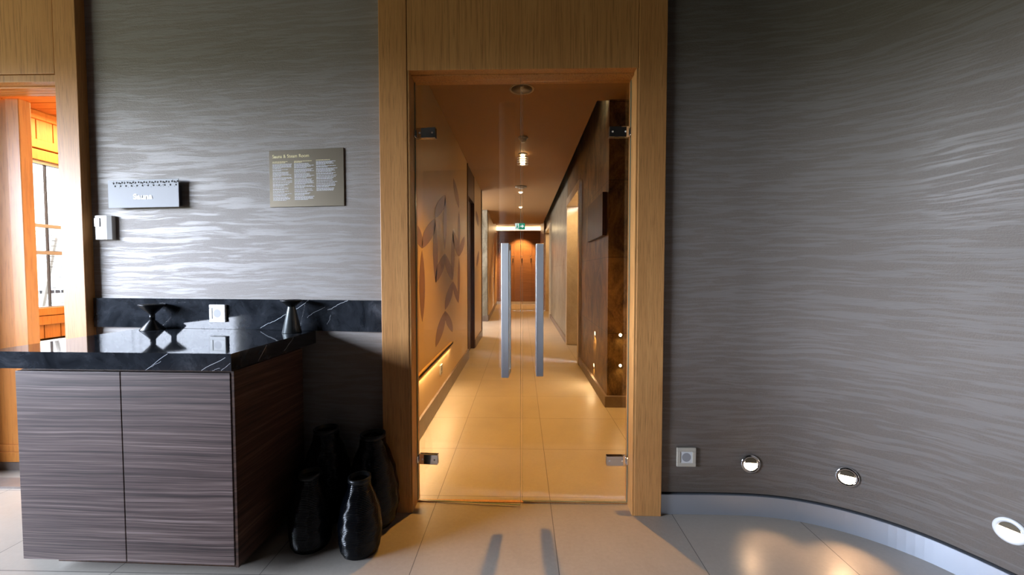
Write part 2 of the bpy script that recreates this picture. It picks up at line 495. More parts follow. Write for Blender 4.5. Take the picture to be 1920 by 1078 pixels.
wn.box(-5.34, -5.28, WIN['y0'], WIN['y1'], WIN['z0'], WIN['z0']+.06).box(-5.34, -5.28, WIN['y0'], WIN['y1'], WIN['z1']-.06, WIN['z1'])
wfr = wn.build('window_1', M['frame_metal'], kind='structure')
MB().box(-5.312, -5.308, WIN['y0'], WIN['y1'], WIN['z0'], WIN['z1']).build('pane', M['winglass'], wfr)
# a round white column of the front room, seen only as a reflection in the door glass
MB().lathe([(.10, 0), (.10, RC)], (-.62, -1.0, 0), 32).build('column', M['column'], kind='structure')

# ---- oak frame of the glass doors
fr = thing('trim_2', (0, FY, 0), kind='structure')
for nm, x0, x1 in (('post', -.692, -.556), ('post', .559, .692)):
    MB().box(x0, x1, 0, .14, 0, RC, b=.0025).build(nm, M['oak'], fr)
MB().box(-.5535, .5565, .002, .05, 2.183, RC, b=.0015).build('header_panel', M['oak_h'], fr)
# lining: jambs and head set back, with the stop the glass closes against
lin = MB()
lin.box(-.5555, -.547, .05, .152, 0, 2.183).box(.552, .5585, .05, .152, 0, 2.183).box(-.5555, .5585, .052, .152, 2.179, 2.30)
lin.build('lining', M['oak_edge'], fr)
st = MB()
st.box(-.5555, -.546, .003, .05, 0, 2.183).box(.549, .5585, .003, .05, 0, 2.183)
st.build('rebate_lining', M['oak_edge'], fr)
MB().box(-.547, .552, .105, .125, -.0, .0035).build('threshold', M['oak_edge'], fr)
# ---- oak frame of the sauna doorway at the far left
LY = 2.20
fl_ = thing('trim_3', (-2.5, LY, 0), kind='structure')
MB().box(-.005, .118, 0, .12, 0, RC, b=.0025).build('post', M['oak'], fl_)
MB().box(-.94, -.80, -.04, .15, 0, RC, b=.0025).build('post', M['oak'], fl_)  # unseen left post, set here to shade the pine door from the window
MB().box(-.9, -.008, .002, .05, 2.275, RC, b=.0015).build('header_panel', M['oak_h'], fl_)
MB().box(-.9, -.005, .01, .06, 2.235, 2.272, b=.002).build('head', M['oak_edge'], fl_)
MB().box(-.9, -.005, 0, .10, -.005, .012).build('threshold', M['skirting'], fl_)

# ================================================================== SAUNA BEHIND THE DOORWAY
sc = MB()
for k in range(16):
    y = 2.36+k*.115
    sc.box(-4.2, -2.4, y, y+.109, 2.47, 2.50, b=.004)
for k in range(3):                                    # lining boards under the lintel
    sc.box(-3.6, -2.4, 2.262+k*.035, 2.295+k*.035, 2.225, 2.50, b=.003)
sc.box(-4.2, -2.4, 2.25, 4.7, 2.51, 2.55)
sc.build('ceiling_sauna', M['pine_h'], kind='structure')
sw = MB()                                              # window wall, x = -3.8
X0 = -3.8
def boards(y0, y1, z0, z1):
    n = max(1, int(round((y1-y0)/.115)))
    for k in range(n):
        a = y0+(y1-y0)*k/n; b = y0+(y1-y0)*(k+1)/n
        sw.box(X0-.03, X0, a+.003, b-.003, z0, z1, b=.003)
boards(2.37, 4.6, 2.20, 2.47); boards(2.37, 4.6, .68, .80)
boards(2.37, 2.75, .80, 2.20); boards(4.25, 4.6, .80, 2.20)
sw.box(X0-.05, X0-.03, 2.37, 4.6, 2.10, 2.5).box(X0-.05, X0-.03, 2.37, 4.6, .66, .90).box(X0-.05, X0-.03, 2.37, 4.6, 0, .12)
sw.box(X0-.05, X0-.03, 2.37, 2.75, .1, 2.2).box(X0-.05, X0-.03, 4.25, 4.6, .1, 2.2)
sw.box(X0-.03, X0+.022, 2.37, 4.6, 2.405, 2.47, b=.004)
sw.box(X0-.03, X0+.022, 2.37, 4.6, 2.18, 2.25, b=.004).box(X0-.03, X0+.018, 2.37, 4.6, 2.09, 2.17, b=.004)
sw.box(X0-.03, X0+.022, 2.37, 4.6, .865, .925, b=.004).box(X0-.03, X0+.018, 2.37, 4.6, .79, .86, b=.004)
sw.build('wall_sauna_left', M['pine'], kind='structure')
w2 = thing('window_2', (X0, 2.75, .92), kind='structure')
f2 = MB()
f2.box(-.05, -.005, 0, 1.5, 1.145, 1.175).box(-.05, -.005, 0, 1.5, 0.0, .012).box(-.05, -.005, 0, .03, 0, 1.17).box(-.05, -.005, 1.47, 1.5, 0, 1.17)
f2.box(-.05, -.01, 0.0, 1.5, .645, .672).box(-.05, -.01, 0.0, 1.5, .43, .458)
f2.box(-.055, -.035, .522, .529, 0, 1.17)
f2.build('window_frame', M['frame_metal'], w2)
MB().box(-.034, -.030, 0, 1.5, 0, 1.17).build('pane', M['tinted'], w2)
bl = MB()
for k in range(26):
    bl.box(-.075, -.072, .53, 1.5, .03+k*.043, .033+k*.043)
for k in range(5):
    bl.box(-.075, -.072, 0, .53, .47+k*.036, .4725+k*.036)
bl.build('blind_wires', M['frame_metal'], w2)
MB().box(X0-.034, X0-.030, 2.75, 4.25, .10, .68).build('window_3', M['tinted'], kind='structure')
# sauna end wall, right wall
MB().box(-4.2, -2.3, 4.6, 4.7, 0, 2.6).build('wall_sauna_end', M['pine'], kind='structure')
MB().box(-2.40, -2.34, 2.33, 4.6, 0, 2.6).build('wall_sauna_right', M['pine'], kind='structure')
MB().box(-4.2, -3.83, 2.36, 2.40, 0, 2.6).build('wall_sauna_front', M['pine'], kind='structure')
# open pine door leaf standing at the left of the doorway
dr = thing('door_3', (-3.02, 2.40, 0), kind='structure')
db = MB(); db.box(-.24, -.012, 0, .042, .055, 2.225, b=.003).build('door_stile', M['pine'], dr)
MB().box(-.006, .075, -.012, .05, .055, 2.225, b=.003).build('door_jamb', M['pine'], dr)
MB().box(-.30, .075, .01, .055, .0, .05).build('door_sill', M['skirting'], dr)
hb = MB()
for k, z in enumerate((.16, .115)): hb.box(-.24, -.012, -.008, 0.0, z, z+.006)
hb.build('batten', M['pine'], dr)
# outside the sauna window: paved deck, pale block of flats with window rows, a leaning mast
MB().box(-14, -4.3, 1.0, 12, -.10, .30).build('deck', M['frame_metal'], kind='structure')
b = thing('office_building', (-102, 84, -30), label='pale distant office block with rows of small windows seen through the sauna window', cat='building')
MB().box(-4, 2, -26, 30, 0, 40).build('wall', M['facade'], b)
for r_ in range(2):
    y = -18
    for k in range(26):
        wd = (.85, .42)[k % 3 == 1]
        MB().box(1.98, 2.06, y, y+wd, 26.7-r_*2.75, 27.35-r_*2.75).build('window', M['far_glass'], b)
        y += wd+.26
pole = MB(); pole.prism([(-.02, -.015), (.02, -.015), (.02, .015), (-.02, .015)], 'z', 0, 1.35)
for i_, v_ in enumerate(pole.v): pole.v[i_] = (v_[0], v_[1]+v_[2]*.20, v_[2])
pl_ = tag(pole.build('garden_pole', M['frame_metal']), 'thin grey leaning pole standing on the deck outside the sauna window', 'pole')
pl_.location = (-6.0, 4.93, .30)
sauna_lamp = light('sauna_light', 'AREA', (-3.1, 3.5, 2.44), 55, (1.0, .62, .30), size=1.0, size_y=1.0)

# ================================================================== CORRIDOR
CZ = 2.72
# ceiling: main field, with a dark slot along the right wall
MB().box(-2.6, 1.7, 2.245, 3.72, CZ, CZ+.06).box(-2.6, .665, 3.72, 13.0, CZ, CZ+.06).build('ceiling_corridor', M['ceil'], kind='structure')
MB().box(.64, .90, 3.72, 16.0, 3.02, 3.05).box(.64, .665, 3.72, 13.0, CZ+.06, 3.05).build('trim_shadow_slot', M['black'], kind='structure')  # slot lined in black, its shade put into the colour
MB().box(-1.4, 1.2, 13.0, 16.3, 2.96, 3.0).box(-1.4, .665, 12.94, 13.0, CZ+.06, 3.0).build('ceiling_corridor_end', M['ceil'], kind='structure')
# left wall, first length, above the light slot and below it
LX = -.75
MB().box(LX-.10, LX, 2.245, 5.70, 0, CZ).build('wall_corridor_left', M['beige'], kind='structure')
leaves = [[(2.868,1.565),(2.849,1.539),(2.847,1.515),(2.853,1.494),(2.869,1.473),(2.893,1.454),(2.926,1.436),(2.97,1.419),(3.024,1.402),(3.101,1.388),(3.123,1.416),(3.125,1.441),(3.117,1.465),(3.1,1.487),(3.072,1.508),(3.035,1.526),(2.99,1.542),(2.936,1.555)],[(3.114,1.389),(3.226,1.414),(3.318,1.443),(3.4,1.473),(3.47,1.505),(3.527,1.538),(3.569,1.572),(3.595,1.606),(3.604,1.64),(3.581,1.673),(3.444,1.635),(3.345,1.6),(3.266,1.568),(3.203,1.537),(3.156,1.507),(3.123,1.477),(3.103,1.448),(3.096,1.419)],[(3.603,1.68),(3.723,1.712),(3.819,1.744),(3.903,1.778),(3.973,1.811),(4.027,1.844),(4.065,1.876),(4.085,1.907),(4.086,1.936),(4.052,1.962),(3.911,1.918),(3.81,1.88),(3.73,1.846),(3.668,1.814),(3.623,1.785),(3.593,1.757),(3.577,1.73),(3.576,1.704)],[(4.066,1.96),(4.022,1.893),(3.994,1.831),(3.974,1.77),(3.963,1.711),(3.959,1.652),(3.962,1.595),(3.974,1.538),(3.993,1.481),(4.028,1.425),(4.073,1.487),(4.102,1.549),(4.122,1.61),(4.135,1.672),(4.139,1.733),(4.135,1.792),(4.123,1.85),(4.102,1.907)],[(3.585,1.663),(3.541,1.597),(3.515,1.535),(3.499,1.475),(3.491,1.415),(3.492,1.356),(3.501,1.297),(3.52,1.238),(3.547,1.178),(3.593,1.117),(3.639,1.178),(3.666,1.24),(3.684,1.302),(3.693,1.365),(3.692,1.427),(3.681,1.489),(3.661,1.549),(3.632,1.607)],[(4.567,2.237),(4.558,2.197),(4.567,2.162),(4.587,2.13),(4.618,2.099),(4.659,2.071),(4.712,2.043),(4.777,2.018),(4.855,1.994),(4.959,1.973),(4.97,2.015),(4.958,2.054),(4.935,2.089),(4.9,2.122),(4.855,2.152),(4.799,2.178),(4.733,2.202),(4.659,2.222)],[(4.966,1.935),(4.924,1.876),(4.897,1.82),(4.879,1.765),(4.869,1.711),(4.866,1.659),(4.871,1.607),(4.884,1.555),(4.905,1.504),(4.942,1.452),(4.985,1.508),(5.012,1.564),(5.031,1.62),(5.042,1.675),(5.045,1.729),(5.039,1.783),(5.026,1.835),(5.004,1.886)],[(4.521,1.666),(4.49,1.629),(4.487,1.596),(4.498,1.565),(4.523,1.535),(4.563,1.505),(4.618,1.477),(4.69,1.45),(4.78,1.422),(4.907,1.396),(4.944,1.435),(4.947,1.471),(4.934,1.506),(4.904,1.539),(4.858,1.57),(4.797,1.599),(4.721,1.624),(4.633,1.648)],[(5.411,1.677),(5.275,1.64),(5.176,1.606),(5.096,1.573),(5.033,1.542),(4.986,1.513),(4.954,1.483),(4.936,1.455),(4.933,1.426),(4.957,1.398),(5.077,1.427),(5.173,1.457),(5.255,1.488),(5.324,1.52),(5.378,1.552),(5.416,1.584),(5.437,1.616),(5.441,1.647)],[(4.52,1.653),(4.467,1.589),(4.433,1.528),(4.409,1.469),(4.395,1.41),(4.391,1.353),(4.396,1.295),(4.41,1.237),(4.435,1.179),(4.479,1.12),(4.533,1.178),(4.568,1.238),(4.594,1.299),(4.609,1.359),(4.614,1.42),(4.608,1.48),(4.592,1.539),(4.566,1.597)],[(3.1,1.372),(3.061,1.311),(3.037,1.252),(3.021,1.193),(3.013,1.135),(3.012,1.077),(3.019,1.018),(3.033,0.958),(3.055,0.897),(3.094,0.833),(3.134,0.889),(3.159,0.948),(3.177,1.008),(3.186,1.069),(3.186,1.131),(3.179,1.193),(3.163,1.254),(3.139,1.314)],[(4.027,1.39),(3.902,1.358),(3.81,1.327),(3.736,1.297),(3.677,1.268),(3.633,1.239),(3.602,1.209),(3.583,1.18),(3.576,1.149),(3.593,1.117),(3.7,1.139),(3.786,1.165),(3.862,1.193),(3.927,1.222),(3.979,1.254),(4.017,1.286),(4.041,1.32),(4.049,1.355)],[(4.027,1.39),(4.005,1.357),(4.009,1.326),(4.025,1.297),(4.054,1.267),(4.097,1.238),(4.154,1.209),(4.228,1.18),(4.319,1.151),(4.444,1.12),(4.471,1.156),(4.467,1.19),(4.447,1.224),(4.412,1.256),(4.362,1.287),(4.298,1.316),(4.223,1.343),(4.136,1.368)],[(4.948,1.378),(4.902,1.317),(4.872,1.258),(4.85,1.199),(4.836,1.14),(4.83,1.082),(4.831,1.023),(4.84,0.964),(4.857,0.904),(4.889,0.842),(4.935,0.899),(4.966,0.957),(4.989,1.017),(5.004,1.077),(5.011,1.137),(5.009,1.198),(5.0,1.259),(4.982,1.319)],[(4.496,1.105),(4.363,1.079),(4.265,1.051),(4.186,1.023),(4.123,0.995),(4.074,0.967),(4.04,0.937),(4.02,0.906),(4.012,0.874),(4.029,0.839),(4.143,0.857),(4.235,0.879),(4.316,0.905),(4.385,0.932),(4.441,0.963),(4.482,0.996),(4.508,1.03),(4.518,1.067)],[(4.513,1.105),(4.497,1.077),(4.501,1.05),(4.517,1.022),(4.544,0.995),(4.582,0.966),(4.632,0.937),(4.695,0.908),(4.772,0.876),(4.877,0.843),(4.896,0.872),(4.891,0.903),(4.872,0.933),(4.842,0.963),(4.799,0.993),(4.745,1.022),(4.681,1.051),(4.606,1.078)],[(4.029,0.828),(3.903,0.805),(3.811,0.779),(3.735,0.752),(3.675,0.724),(3.628,0.695),(3.594,0.663),(3.572,0.63),(3.562,0.595),(3.575,0.554),(3.68,0.568),(3.766,0.588),(3.843,0.612),(3.91,0.64),(3.964,0.671),(4.005,0.705),(4.032,0.743),(4.045,0.783)],[(4.029,0.828),(4.008,0.803),(4.012,0.777),(4.028,0.75),(4.058,0.723),(4.101,0.694),(4.158,0.663),(4.232,0.631),(4.322,0.596),(4.447,0.557),(4.472,0.583),(4.467,0.613),(4.447,0.643),(4.412,0.674),(4.362,0.705),(4.298,0.737),(4.223,0.768),(4.137,0.798)],[(6.84,2.22),(6.8,2.184),(6.79,2.153),(6.794,2.125),(6.814,2.098),(6.849,2.073),(6.899,2.05),(6.966,2.029),(7.051,2.01),(7.17,1.994),(7.214,2.031),(7.226,2.063),(7.221,2.094),(7.199,2.122),(7.16,2.148),(7.105,2.171),(7.036,2.191),(6.952,2.208)],[(6.894,1.299),(6.997,1.329),(7.076,1.361),(7.143,1.392),(7.197,1.424),(7.238,1.457),(7.265,1.489),(7.278,1.521),(7.277,1.553),(7.248,1.584),(7.138,1.548),(7.057,1.515),(6.992,1.482),(6.94,1.451),(6.903,1.42),(6.878,1.389),(6.867,1.359),(6.868,1.329)]]
lf = MB()
for poly in leaves:
    n = len(poly)
    vs = [(LX+.0012, y, z) for y, z in poly] + [(LX+.0002, y, z) for y, z in poly]
    lf.add(vs, [list(range(n))] + [(i, (i+1) % n, n+(i+1) % n, n+i) for i in range(n)])
lf.build('leaf_print', M['leaf'], kind='structure')
MB().box(LX-.02, LX+.018, 2.245, 5.72, 0, .143, b=.002).build('baseboard_corridor_left', M['skirting'], kind='structure')
# light ledge
lg = tag(MB().box(LX, LX+.026, 2.26, 4.34, .452, .475, b=.002).box(LX+.020, LX+.026, 2.26, 4.34, .436, .475).build('light_ledge', M['beige']),
    'long beige wall ledge hiding a strip light low on the left corridor wall', 'light')
light('ledge_strip_light', 'AREA', (LX+.012, 3.28, .445), 9, CREAM, rot=(0, 0, 0), size=.014, size_y=2.0)
st_ = MB().box(LX+.003, LX+.017, 2.30, 4.30, .4475, .4518).build('light_strip', M['cove'], lg)
# dark door set in its recess
MB().box(LX-.30, LX-.10, 5.64, 7.75, 0, CZ).build('wall_corridor_left_core', M['dark_wood'], kind='structure')
d4 = thing('door_4', (LX, 5.70, 0), kind='structure')
MB().box(-.10, .012, 0, .05, 0, 2.70, b=.002).build('door_frame', M['dark_wood'], d4)
MB().box(-.10, .006, .80, .86, 0, 2.70, b=.002).box(-.10, .004, .05, .80, 2.28, 2.70, b=.002).build('door_head', M['dark_wood'], d4)
MB().box(-.095, -.045, .05, .80, .01, 2.27, b=.002).build('door_leaf', M['dark_wood'], d4)
MB().box(-.045, -.02, .12, .14, .80, 1.10, b=.004).build('door_handle', M['steel'], d4)
MB().box(LX-.10, LX, 6.56, 7.68, 0, CZ).build('wall_corridor_left_middle', M['beige'], kind='structure')
MB().box(LX-.1, LX+.015, 6.56, 7.68, 0, .13, b=.002).build('baseboard_corridor_left_middle', M['skirting'], kind='structure')
MB().box(LX-.30, LX+.012, 7.68, 7.76, 0, CZ, b=.002).build('trim_5', M['dark_wood'], kind='structure')
# side passage opening on the left, lit by daylight
MB().box(-2.6, -2.5, 2.3, 16.2, 0, 3.0).build('wall_side_passage', M['column'], kind='structure')
light('side_passage_daylight', 'AREA', (-2.3, 9.0, 2.0), 170, (1.0, .92, .88), rot=(0, radians(-62), 0), size=1.6, size_y=1.4)
MB().box(-1.30, -.84, 10.10, 10.35, .14, CZ).build('wall_corridor_left_pier', M['stone_grey'], kind='structure')
MB().box(-1.31, -.82, 10.085, 10.35, 0, .14).build('baseboard_corridor_left_pier', M['skirting'], kind='structure')
fw = MB(); fw.prism([(-.90, 10.35), (-.83, 10.35), (-.945, 15.53), (-1.06, 15.53)], 'z', 0, CZ+.3)
fw.build('wall_corridor_left_far', M['beige'], kind='structure')
lf = MB()
for k in range(7):
    y = 10.9+k*.62; x = -.83-.125*(y-10.35)/5.7+.003; z = .5+.34*((k*5) % 4); L = .9
    pts = [(y+.13*sin(pi*i/8)*(1 if s > 0 else -1)+.12*i/8, z+L*i/8) for s in (1, -1) for i in (range(9) if s > 0 else range(7, 0, -1))]
    n = len(pts)
    lf.add([(-.83-.125*(a-10.35)/5.7+.004, a, c) for a, c in pts], [list(range(n))])
lf.build('leaf_print_far', M['leaf'], kind='structure', normals=False)
sd = MB(); sd.prism([(-.85, 10.36), (-.815, 10.36), (-.93, 15.53), (-.95, 15.53)], 'z', 0, .12)
sd.build('baseboard_corridor_left_far', M['skirting'], kind='structure')
# end wall with lockers
MB().box(-1.3, 1.2, 16.06, 16.16, 0, 3.0).build('wall_corridor_end', M['beige'], kind='structure')
tag(MB().box(-.97, .72, 16.02, 16.04, 2.775, 2.955).build('cove_light', M['cove']), 'bright warm strip of cove light above the lockers at the corridor end', 'light')
lk = thing('locker_cabinet', (-.975, 15.55, 0), label='tall reddish-brown wood locker bank closing the far end of the corridor', cat='locker')
MB().box(0, 1.70, .02, .44, .10, 2.77).build('body', M['locker'], lk)
MB().box(0, 1.70, .03, .44, 0, .10).build('plinth', M['steel'], lk)
for k in range(5):
    x0 = k*.34
    d = MB().box(x0+.003, x0+.337, 0, .02, .11, 2.765, b=.002).build('door', M['locker'], lk)
    MB().box(x0+.29, x0+.325, -.014, 0, 1.60, 1.72, b=.004).lathe([(.016, -.035), (.016, -.012)], (x0+.307, 0, 1.57), 16, axis='y').build('lock', M['chrome'], d)
    MB().box(x0+.27, x0+.33, -.003, 0, 1.79, 1.815).build('number_plate', M['steel'], d)
light('locker_downlight', 'SPOT', (-.02, 14.95, 2.93), 400, (1.0, .52, .18), rot=(radians(10), 0, 0), size=.04, spot=84, blend=.5)

# ---- right side: widened bay first, then the stone wall
RX = .757
MB().box(1.70, 1.80, 2.245, 3.72, 0, 2.8).build('wall_corridor_right_bay', M['stone'], kind='structure')
MB().box(.69, 1.8, 2.19, 2.245, 0, RC).build('wall_corridor_front_right', M['dark_room'], kind='structure')
MB().box(-.85, -.60, 2.175, 2.245, 0, RC).box(-.85, .8, 2.262, 2.32, 2.35, RC).build('wall_corridor_front_left', M['dark_room'], kind='structure')
MB().box(RX+.012, 1.8, 3.70, 4.0, .10, 2.70).box(RX+.012, RX+.5, 4.0, 5.34, .10, 3.02).box(RX+.012, RX+.5, 3.70, 4.0, 2.70, 3.02).build('wall_corridor_right', M['stone'], kind='structure')
MB().box(RX-.012, 1.8, 3.668, 3.70, 0, .10, b=.002).box(RX-.012, RX+.5, 3.70, 5.36, 0, .10, b=.002).build('baseboard_corridor_right', M['skirting'], kind='structure')
d5 = thing('door_5', (RX, 5.36, 0), kind='structure')
MB().box(-.022, .20, 0, .10, 0, 2.40, b=.003).build('casing', M['travertine'], d5)
MB().box(-.022, .20, .10, 1.50, 2.28, 2.40, b=.003).build('casing_head', M['travertine'], d5)
MB().box(-.012, .40, 1.50, 1.60, 0, 2.40, b=.003).build('casing', M['travertine'], d5)
MB().box(.30, .34, .10, 1.50, 0, 2.28).build('door_leaf', M['travertine'], d5)
MB().box(RX+.012, RX+.5, 5.34, 7.0, 2.40, 3.02).build('wall_corridor_right_lintel', M['stone'], kind='structure')
MB().box(RX+.012, RX+.5, 6.96, 10.9, .10, 3.02).box(RX+.012, RX+.5, 10.9, 13.0, 2.50, 3.02).build('wall_corridor_right_far', M['stone_grey'], kind='structure')
MB().box(RX-.012, RX+.5, 6.96, 10.9, 0, .10, b=.002).build('baseboard_corridor_right_far', M['skirting'], kind='structure')
light('doorway_light', 'AREA', (RX+.10, 6.2, 2.27), 9, CREAM, size=.12, size_y=1.0)
light('far_doorway_light', 'AREA', (RX+.09, 11.9, 2.38), 12, CREAM, size=.12, size_y=1.2)
d6 = thing('door_6', (RX, 10.9, 0), kind='structure')
MB().box(-.03, .20, 0, .12, 0, 2.50, b=.003).build('casing', M['travertine'], d6)
MB().box(-.03, .20, .12, 1.9, 2.40, 2.50, b=.003).build('casing_head', M['travertine'], d6)
MB().box(-.02, .40, 1.9, 2.0, 0, 2.50, b=.003).build('casing', M['travertine'], d6)
MB().box(.20, .24, .12, 1.9, 0, 2.40).build('door_leaf', M['travertine'], d6)
MB().box(RX-.06, RX+.5, 13.0, 15.54, 0, 3.0).build('wall_corridor_right_end', M['locker'], kind='structure')
# dark notice board on the stone wall
wp = tag(MB().box(RX-.030, RX+.010, 3.76, 4.60, 1.54, 1.93, b=.003).build('notice_board', M['dark_wood']),
    'dark rectangular board projecting from the brown stone wall right of the corridor', 'sign')
# pair of small step lights, with lower lamps added for their glossy reflections
def step_light(loc, nx, ny, label, r=.028, pw=6):
    t = thing('step_light', loc, math.atan2(ny, nx)+pi/2, label=label, cat='lamp', group='small step lights low on the stone wall beyond the glass')
    MB().lathe([(r*.72, -.002), (r, -.004), (r, .006), (r*.72, .006)], n=28, axis='y', closed=True).build('ring', M['chrome'], t)
    MB().lathe([(0.0001, -.001), (r*.70, -.001), (r*.70, .004)], n=24, axis='y').build('lens', M['lamp'], t)
    l = light('step_light_glow', 'SPOT', (0, -.02, 0), pw, CREAM, rot=(radians(-35), 0, 0), size=.02, spot=150, blend=.6, parent=t)
    return t
step_light((RX+.010, 4.31, .571), -1, 0, 'small glowing step light, upper one on the side stone wall beyond the glass')
step_light((RX+.010, 4.36, .225), -1, 0, 'small added lamp for the reflection of the step light, just above the corridor skirting', .024, 5)
step_light((.883, 3.698, .648), 0, -1, 'small glowing step light, upper one on the dark stone face beside the right jamb', .018, 1.2)
step_light((.885, 3.698, .373), 0, -1, 'small added lamp for the reflection of the step light on the dark stone face beside the right jamb', .016, 1)

# ---- things on the corridor ceiling
sp = thing('ceiling_speaker', (0, 3.475, CZ), label='round flush speaker grille in the ceiling just behind the glass doors', cat='speaker')
MB().lathe([(.086, -.001), (.100, -.006), (.102, 0), (.086, 0)], closed=True, n=48).build('rim', M['mid_plastic'], sp)
MB().lathe([(.0001, -.003), (.087, -.001)], n=48).build('grille', M['frame_metal'], sp)
sm = thing('smoke_detector', (.015, 4.70, CZ), label='small round smoke detector hanging from the corridor ceiling', cat='smoke detector')
MB().lathe([(.056, 0), (.056, -.012), (.045, -.020), (.0001, -.020)], n=36).build('base', M['white'], sm)
MB().lathe([(.040, -.020), (.034, -.040), (.022, -.055), (.0001, -.055)], n=36).build('sensor_head', M['mid_plastic'], sm)
ll = thing('louvred_lamp', (.012, 5.35, CZ), label='bright hanging lamp with stacked louvre rings on the corridor ceiling', cat='lamp')
MB().lathe([(.055, 0), (.055, -.010), (.0001, -.010)], n=36).build('ceiling_plate', M['mid_plastic'], ll)
MB().lathe([(.026, -.010), (.030, -.05), (.030, -.135), (.0001, -.138)], n=30).build('bulb', M['lamp'], ll)
rg = MB()
for k in range(4): rg.lathe([(.034, -.040-.028*k), (.072, -.046-.028*k), (.072, -.053-.028*k), (.034, -.049-.028*k)], n=36, closed=True)
rg.build('louvre_rings', M['louver'], ll)
def downlight(y, label, r=.05, x=0.0):
    t = thing('ceiling_downlight', (x, y, CZ), label=label, cat='lamp', group='small downlights in a row on the corridor ceiling')
    MB().lathe([(r*.8, 0), (r*.82, -.005), (r*1.25, -.004), (r*1.27, 0)], closed=True, n=32).build('ring', M['mid_plastic'], t)
    MB().lathe([(r*.8, -.001), (r*.5, -.022), (.0001, -.030)], n=28).build('lens', M['lamp'], t)
    return t
downlight(7.87, 'small glowing downlight behind the louvred lamp on the corridor ceiling', .045, -.02)
downlight(9.66, 'small glowing downlight nearest the exit sign on the corridor ceiling', .045, -.025)
downlight(3.02, 'downlight just inside the glass doors, hidden above the header', .05, .03)
for y, pw, x in ((3.02, 285, .03), (5.35, 130, .012), (7.87, 170, -.02), (9.66, 150, -.025), (12.4, 150, 0)):
    light('downlight_beam', 'SPOT', (x, y, CZ-.035 if y != 5.35 else CZ-.17), pw, WARM, size=.03, spot=84, blend=.9)
vg = thing('ceiling_vent', (-.01, 7.38, CZ), label='small round dark vent between the louvred lamp and the farther downlights', cat='vent')
MB().lathe([(.10, 0), (.105, -.012), (.07, -.02), (.0001, -.02)], n=36).build('disc', M['frame_metal'], vg)
MB().lathe([(.05, -.02), (.045, -.03), (.0001, -.03)], n=24).build('centre_cap', M['mid_plastic'], vg)
# exit sign
ex = thing('exit_sign', (-.052, 12.9, 2.63), label='small lit green and white exit sign under the corridor ceiling', cat='sign')
MB().box(-.158, .158, 0, .04, -.105, .105, b=.004).build('housing', M['grey_metal'], ex)
MB().box(-.150, -.035, -.003, 0, -.095, .095).build('white_panel', M['exit_white'], ex)
MB().box(-.035, .150, -.003, 0, -.095, .095).build('green_panel', M['green'], ex)
ar = MB(); ar.box(.0, .075, -.006, -.003, -.014, .014)
ar.prism([(.065, -.055), (.13, 0), (.065, .055)], 'y', -.006, -.003)
ar.build('arrow', M['exit_white'], ex)
pic = MB(); pic.lathe([(.0001, -.006), (.018, -.006), (.018, -.003)], (-.085, 0, .06), 14, axis='y')
pic.prism([(-.105, .035), (-.07, .035), (-.06, -.02), (-.045, -.08), (-.065, -.08), (-.085, -.03), (-.12, -.075), (-.135, -.06), (-.105, -.015)], 'y', -.006, -.003)
pic.build('running_figure', M['green'], ex)
MB().box(-.01, .01, .01, .03, .105, .09+.01).build('hanger', M['grey_metal'], ex)
# outlet on the left corridor wall
def socket(name, loc, rz, label, frame_mat, w=.086, cat='socket'):
    t = thing(name, loc, rz, label=label, cat=cat)
    h = w/2
    fm = MB(); 
    for (a, b_, c, d_) in ((-h, h, h*.60, h), (-h, h, -h, -h*.60), (-h, -h*.60, -h*.60, h*.60), (h*.60, h, -h*.60, h*.60)):
        fm.box(a, b_, -.011, .0005, c, d_, b=.0025)
    fm.build('frame', frame_mat, t)
    ins = MB()
    n = 32; r = h*.47; q = h*.60
    # square insert with a round well
    sq = []; ci = []
    for k in range(n):
        a = 2*pi*k/n; cx, cz = cos(a), sin(a); m_ = max(abs(cx), abs(cz))
        sq.append((q*cx/m_, -.009, q*cz/m_)); ci.append((r*cx, -.009, r*cz))
    ins.add(sq+ci, [(k, (k+1) % n, n+(k+1) % n, n+k) for k in range(n)])
    ins.build('insert', M['white'], t)
    MB().lathe([(r, -.009), (r*.97, -.001), (.0001, -.001)], n=32, axis='y').build('well', M['socket_well'], t)
    for sx in (-1, 1): MB().lathe([(.0036, -.0012), (.0036, -.0018), (.0001, -.0018)], (sx*.0095, 0, 0), 12, axis='y').build('contact_hole', M['black'], t)
    for sz in (-1, 1): MB().box(-.003, .003, -.007, -.001, sz*r*.92-.0015, sz*r*.92+.0015).build('earth_clip', M['black'], t)
    return t
socket('wall_socket', (LX+.001, 3.78, .31), pi/2, 'small silver socket under the light ledge on the left corridor wall', M['frame_metal'], .09)

